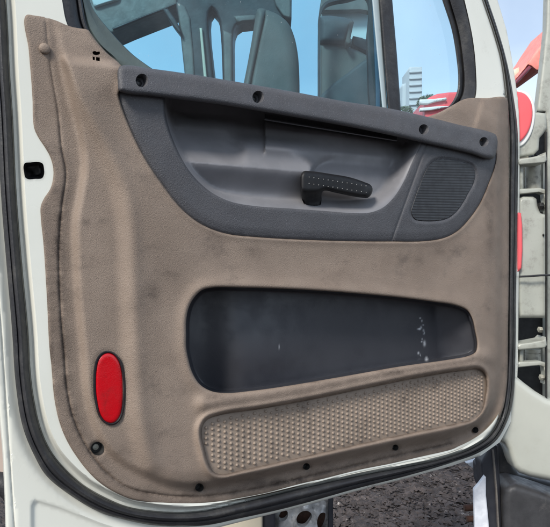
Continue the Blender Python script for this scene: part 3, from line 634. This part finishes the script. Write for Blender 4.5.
for k, (x, y) in enumerate(((469, 508), (471.5, 519))):
    p = [PZ(np.array([[x-5, y]]), 2.3)[0], PZ(np.array([[x+8, y-1]]), 2.3)[0]]
    o = tube('rusty_rod', p, .012, M['rust']); tag(o, ('upper' if k == 0 else 'lower')+' of two rusty rods by the torn white plastic', 'rod', 'rusty rods beside the step')
# far left sliver behind the latch edge
o = zs('sill_panel', [(-40, 380), (8, 380), (8, 478), (-40, 474)], 1.9, .1, mat('pinkish_beige_panel', (.42, .34, .29), .6, (.36, .29, .25), 6), None, bev=2)
tag(o, 'pinkish beige sill panel peeking out beyond the door edge', 'sill panel')
pp = [PZ(np.array([[-6+26*math.cos(a), 515+34*math.sin(a)]]), 1.9)[0] for a in np.linspace(0, 2*math.pi, 25)]
o = tube('tyre', pp, .035, M['rubber']); tag(o, 'black tyre tread peeking out at the bottom beyond the door edge', 'tyre')

# ------------------------------------------------------------------ beyond the glass
nb = thing('reflected_cab', tuple(PZ(np.array([[220., 400.]]), 2.7)[0]), 'dark cab frame and grey seats reflected in the door glass, added as solids beyond it', 'truck cab')  # reflection of the cab interior, rebuilt as added solids behind the pane
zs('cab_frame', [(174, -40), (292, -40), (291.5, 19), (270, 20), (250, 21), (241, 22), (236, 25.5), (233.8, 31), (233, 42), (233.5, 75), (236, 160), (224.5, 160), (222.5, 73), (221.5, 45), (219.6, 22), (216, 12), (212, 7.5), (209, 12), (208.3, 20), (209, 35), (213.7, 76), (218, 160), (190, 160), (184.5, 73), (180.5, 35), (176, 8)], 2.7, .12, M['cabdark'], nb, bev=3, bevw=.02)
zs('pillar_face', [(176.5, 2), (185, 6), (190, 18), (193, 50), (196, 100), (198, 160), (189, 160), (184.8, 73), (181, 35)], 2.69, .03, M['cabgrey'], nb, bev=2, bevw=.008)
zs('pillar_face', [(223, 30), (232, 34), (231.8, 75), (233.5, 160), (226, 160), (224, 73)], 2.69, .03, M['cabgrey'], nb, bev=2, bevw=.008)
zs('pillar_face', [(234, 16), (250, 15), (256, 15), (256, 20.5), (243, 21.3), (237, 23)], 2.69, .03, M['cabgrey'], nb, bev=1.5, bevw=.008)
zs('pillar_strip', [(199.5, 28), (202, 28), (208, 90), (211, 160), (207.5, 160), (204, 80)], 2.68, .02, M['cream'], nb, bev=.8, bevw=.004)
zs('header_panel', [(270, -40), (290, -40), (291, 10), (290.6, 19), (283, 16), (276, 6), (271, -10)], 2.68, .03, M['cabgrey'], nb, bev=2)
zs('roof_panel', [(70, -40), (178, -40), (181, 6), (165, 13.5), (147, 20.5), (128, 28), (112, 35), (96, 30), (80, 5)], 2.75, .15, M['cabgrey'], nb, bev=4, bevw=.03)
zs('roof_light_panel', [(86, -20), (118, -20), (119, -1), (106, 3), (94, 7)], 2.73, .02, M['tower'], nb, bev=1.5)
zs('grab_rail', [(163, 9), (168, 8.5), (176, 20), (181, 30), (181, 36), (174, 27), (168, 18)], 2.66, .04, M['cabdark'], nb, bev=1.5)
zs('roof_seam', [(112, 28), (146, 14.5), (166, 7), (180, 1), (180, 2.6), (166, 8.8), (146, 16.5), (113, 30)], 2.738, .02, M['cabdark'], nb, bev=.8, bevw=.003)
# tall seat of the reflected cab
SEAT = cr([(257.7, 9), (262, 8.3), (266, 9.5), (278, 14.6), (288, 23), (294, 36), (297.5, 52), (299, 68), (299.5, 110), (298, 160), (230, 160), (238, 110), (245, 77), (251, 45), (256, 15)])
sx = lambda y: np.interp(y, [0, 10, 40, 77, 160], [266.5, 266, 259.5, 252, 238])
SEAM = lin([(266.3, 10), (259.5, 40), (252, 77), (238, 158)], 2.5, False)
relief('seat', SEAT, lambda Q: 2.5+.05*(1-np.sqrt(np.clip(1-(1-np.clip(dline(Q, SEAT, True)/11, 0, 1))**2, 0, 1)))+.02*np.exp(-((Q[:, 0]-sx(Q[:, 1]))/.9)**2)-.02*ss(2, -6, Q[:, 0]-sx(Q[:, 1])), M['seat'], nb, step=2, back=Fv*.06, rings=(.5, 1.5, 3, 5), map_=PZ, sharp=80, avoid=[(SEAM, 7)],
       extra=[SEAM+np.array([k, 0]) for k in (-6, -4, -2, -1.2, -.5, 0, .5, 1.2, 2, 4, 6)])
# rounded side mirror built as an open frame, its reflected seat added behind
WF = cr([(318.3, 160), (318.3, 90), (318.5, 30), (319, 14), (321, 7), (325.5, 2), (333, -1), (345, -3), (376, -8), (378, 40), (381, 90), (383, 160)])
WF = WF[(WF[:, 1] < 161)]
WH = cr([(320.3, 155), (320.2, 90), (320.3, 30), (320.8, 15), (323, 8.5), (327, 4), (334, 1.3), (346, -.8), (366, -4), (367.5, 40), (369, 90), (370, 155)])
wn = relief('mirror_frame', WF, lambda Q: 2.5+0*Q[:, 0], M['cabdark'], nb, holes=[WH], step=4, back=Fv*.04, rings=(.6,), map_=PZ)
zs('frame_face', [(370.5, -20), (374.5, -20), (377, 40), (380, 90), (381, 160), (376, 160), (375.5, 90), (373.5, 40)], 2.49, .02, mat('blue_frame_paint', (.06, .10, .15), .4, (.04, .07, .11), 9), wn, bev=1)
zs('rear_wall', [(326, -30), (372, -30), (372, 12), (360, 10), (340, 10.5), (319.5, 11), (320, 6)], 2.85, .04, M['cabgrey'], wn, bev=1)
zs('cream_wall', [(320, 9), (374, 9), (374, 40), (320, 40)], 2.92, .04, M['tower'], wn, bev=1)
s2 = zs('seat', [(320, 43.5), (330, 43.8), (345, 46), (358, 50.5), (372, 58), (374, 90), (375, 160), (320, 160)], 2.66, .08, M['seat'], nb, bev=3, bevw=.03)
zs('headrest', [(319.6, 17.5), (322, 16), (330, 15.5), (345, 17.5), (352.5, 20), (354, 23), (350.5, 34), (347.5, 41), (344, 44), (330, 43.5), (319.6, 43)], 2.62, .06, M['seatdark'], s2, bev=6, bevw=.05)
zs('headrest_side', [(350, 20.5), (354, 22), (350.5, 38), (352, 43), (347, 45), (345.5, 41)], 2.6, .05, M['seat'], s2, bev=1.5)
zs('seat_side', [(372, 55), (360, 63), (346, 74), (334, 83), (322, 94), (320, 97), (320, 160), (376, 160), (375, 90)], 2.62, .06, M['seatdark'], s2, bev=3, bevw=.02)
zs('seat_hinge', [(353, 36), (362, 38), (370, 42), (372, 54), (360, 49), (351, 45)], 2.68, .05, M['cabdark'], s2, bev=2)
# red truck, tower, trees
rt = thing('red_truck', tuple(PZ(np.array([[445., 300.]]), 7.5)[0]), 'red truck body with pale streaks seen through the quarter window', 'truck')
def zr(n, pts, z, th, m, p, **k): return slab(n, pts, z, th, m, p, smooth=False, map_=PZ, bev=k.get('bev', 2), bevw=k.get('bevw', .05))
zr('body_panel', [(424, 101), (430, 97), (437, 94), (448, 92.5), (480, 91), (480, 160), (424, 160)], 7.5, 2, M['redpaint'], rt)
zr('pale_stripe', [(420, 99.5), (434, 99), (446, 97.5), (447, 99.5), (436, 101.5), (428, 104), (420, 104)], 7.45, .05, M['tower'], rt, bev=1, bevw=.01)
zr('pale_stripe', [(420, 108), (430, 107), (442, 106), (450, 106.5), (440, 108.6), (430, 110.5), (420, 111)], 7.45, .05, M['tower'], rt, bev=1, bevw=.01)
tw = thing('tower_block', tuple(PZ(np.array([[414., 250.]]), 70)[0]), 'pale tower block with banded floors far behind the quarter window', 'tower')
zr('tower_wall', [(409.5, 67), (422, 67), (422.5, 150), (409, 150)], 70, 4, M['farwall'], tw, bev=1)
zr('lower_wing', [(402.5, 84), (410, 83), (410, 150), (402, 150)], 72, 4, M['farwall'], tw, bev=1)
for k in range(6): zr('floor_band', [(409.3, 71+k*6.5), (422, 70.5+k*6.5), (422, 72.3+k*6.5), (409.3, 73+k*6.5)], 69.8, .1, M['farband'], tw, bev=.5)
def blob_tree(x, y, rx, z, lab):
    t = thing('tree', tuple(PZ(np.array([[x, 262.]]), z)[0]), lab, 'tree', 'trees beyond the yard')
    V = []; Fc = []
    c = PZ(np.array([[x, y]]), z)[0]; s = rx*z/F
    for i in range(1500):
        d = np.random.normal(size=3); d /= np.linalg.norm(d); p = c+d*s*np.array([1, 1, .7])*random.uniform(.5, 1)**.5
        a = np.random.normal(size=3)*s*.09; b = np.random.normal(size=3)*s*.09; k = len(V)
        V += [p, p+a, p+b]; Fc.append((k, k+1, k+2))
    mesh('crown', V, Fc, M['leafy'], t, smooth=False)
    zc = PZ(np.array([[x, 262.]]), z)[0]; tube('trunk', [zc, (zc+c)/2, c], [s*.1, s*.08, s*.05], M['rust'], t, 8)
blob_tree(428, 103, 11, 60, 'rounded green tree showing above the red truck'); blob_tree(405, 112, 8, 66, 'small green tree at the foot of the tower block')
# red machinery right of the door
bm_ = thing('red_boom', tuple(PZ(np.array([[525., 200.]]), 5)[0]), 'dusty red crane boom slanting up behind the cab pillar', 'crane boom')
zr('boom_arm', [(512, 79), (520, 71), (530, 58), (539, 46), (546, 35), (556, 20), (560, 40), (548, 66), (541, 71), (536, 71.5), (531.5, 67.5), (529, 66), (515, 83)], 5, .5, M['pinkpaint'], bm_, bev=2, bevw=.08)
zr('boom_underside', [(512, 84), (529, 65.5), (532, 67.5), (514, 87)], 4.95, .2, mat('boom_shade_red', (.16, .03, .05), .5), bm_, bev=.8)  # shade on the boom's underside, painted as a darker red strip
zr('boom_cap', [(513, 70), (519, 67), (520.5, 74), (514, 80)], 5.1, .3, M['cream'], bm_, bev=1)

# ------------------------------------------------------------------ ground
GZ = CAM[2]-1.55
def gmat():
    m = mat('brown_gravel_soil', (.055, .045, .043), .9, (.04, .032, .031), 9, .9, 1.0, 30, .05, dirt=(.18, .155, .145), dscale=22, dlo=.55, dhi=.72)
    return m
gm = gmat()
n = 60
# one sheet, finer near the yard in view
xs = np.r_[-200, -40, -10, np.linspace(-2, 8, 160), 14, 40, 300]; ys = np.r_[-60, -10, np.linspace(-1, 9, 160), 16, 60, 400]
X, Y = np.meshgrid(xs, ys); rng = np.random.RandomState(3)
Zg = GZ+(rng.rand(*X.shape)-.5)*.035*((X > -2) & (X < 8) & (Y > -1) & (Y < 9))
V = np.stack([X, Y, Zg], -1).reshape(-1, 3); w_ = len(xs)
Fc = [(j*w_+i, j*w_+i+1, (j+1)*w_+i+1, (j+1)*w_+i) for j in range(len(ys)-1) for i in range(w_-1)]
g = mesh('ground', V, Fc, gm, None, center=False); tag(g, 'brown gravelly ground of the yard below the door', None, None, 'structure')
# loose stones and chips over the visible patch
V = []; Fc = []
P8 = [(1, 0, 0), (-1, 0, 0), (0, 1, 0), (0, -1, 0), (0, 0, 1), (0, 0, -1)]; T8 = [(0, 2, 4), (2, 1, 4), (1, 3, 4), (3, 0, 4), (2, 0, 5), (1, 2, 5), (3, 1, 5), (0, 3, 5)]
for i in range(16000):
    q = np.array([[random.uniform(250, 520), random.uniform(440, 600)]]); d = ray(q)[0]; t = (GZ-CAM[2])/d[2]; p = CAM+d*t
    s = random.choice([.004, .005, .007, .007, .010, .014, .022])*random.uniform(.6, 1.4); k = len(V)
    R = Matrix.Rotation(random.uniform(0, 6.3), 3, 'Z') @ Matrix.Rotation(random.uniform(-.6, .6), 3, 'X')
    for a in P8:
        v = R @ Vector((a[0]*s*random.uniform(.6, 1.6), a[1]*s*random.uniform(.6, 1.3), a[2]*s*random.uniform(.3, .8)))
        V.append((p[0]+v.x, p[1]+v.y, p[2]+.008+v.z))
    Fc += [(k+a, k+b, k+c) for a, b, c in T8]
m = mat('mixed_gravel', (.078, .064, .061), .85, (.032, .026, .025), 14, .95, .4, 60, .01, dirt=(.36, .33, .31), dscale=19, dlo=.60, dhi=.66)
g = mesh('gravel', V, Fc, m, None, smooth=False, center=False); tag(g, 'loose brown and pale stones covering the ground', None, None, 'stuff')

# ------------------------------------------------------------------ light, sky, camera
sun_dir = Vector((-.68, -.36, .64)).normalized()
el = math.asin(sun_dir.z); az_ = math.atan2(sun_dir.x, sun_dir.y)
w = bpy.data.worlds.new('World'); S.world = w; w.use_nodes = True; N = w.node_tree.nodes; L = w.node_tree.links
bg = N['Background']; sky = N.new('ShaderNodeTexSky'); sky.sky_type = 'NISHITA'; sky.sun_disc = False
sky.sun_elevation = el; sky.sun_rotation = az_; sky.air_density = 1.0; sky.dust_density = 1.5; sky.ozone_density = 1.5
tc = N.new('ShaderNodeTexCoord'); nz = N.new('ShaderNodeTexNoise'); nz.inputs['Scale'].default_value = 1.6; nz.inputs['Detail'].default_value = 6
L.new(tc.outputs['Generated'], nz.inputs['Vector'])
mr = N.new('ShaderNodeMapRange'); mr.inputs[1].default_value = .36; mr.inputs[2].default_value = .66; mr.inputs[3].default_value = .22; mr.inputs[4].default_value = .8; L.new(nz.outputs['Fac'], mr.inputs[0])
mx = N.new('ShaderNodeMix'); mx.data_type = 'RGBA'; L.new(mr.outputs[0], mx.inputs[0]); L.new(sky.outputs[0], mx.inputs[6]); mx.inputs[7].default_value = (6.4, 7.4, 8.6, 1)
sp = N.new('ShaderNodeSeparateXYZ'); L.new(tc.outputs['Generated'], sp.inputs[0])
me_ = N.new('ShaderNodeMapRange'); me_.interpolation_type = 'SMOOTHSTEP'; me_.inputs[1].default_value = .44; me_.inputs[2].default_value = .20; me_.inputs[4].default_value = .85; L.new(sp.outputs['Z'], me_.inputs[0])
mxx = N.new('ShaderNodeMath'); mxx.operation = 'MAXIMUM'; L.new(mr.outputs[0], mxx.inputs[0]); L.new(me_.outputs[0], mxx.inputs[1]); L.new(mxx.outputs[0], mx.inputs[0])
L.new(mx.outputs[2], bg.inputs[0]); bg.inputs[1].default_value = .10
sl = bpy.data.lights.new('sun', 'SUN'); sl.energy = 2.6; sl.angle = math.radians(14); sl.color = (1, .95, .88)
so = bpy.data.objects.new('sun', sl); COL.objects.link(so); so.rotation_euler = sun_dir.to_track_quat('Z', 'Y').to_euler(); so.location = (0, -4, 6)
cd = bpy.data.cameras.new('camera'); cam = bpy.data.objects.new('camera', cd); COL.objects.link(cam)
cd.sensor_width = 36; cd.lens = 36*F/550; cd.clip_start = .05; cd.clip_end = 2000
mw = Matrix.Identity(4)
for i, v in enumerate((Rv/np.linalg.norm(Rv), Uv, -Fv/np.linalg.norm(Fv))):
    for k in range(3): mw[k][i] = v[k]
cam.matrix_world = Matrix.Translation(Vector(CAM)) @ mw
S.camera = cam
S.view_settings.view_transform = 'Standard'; S.view_settings.look = 'None'; S.view_settings.exposure = .68; S.view_settings.gamma = 1
S.cycles.max_bounces = 8; S.cycles.transparent_max_bounces = 12
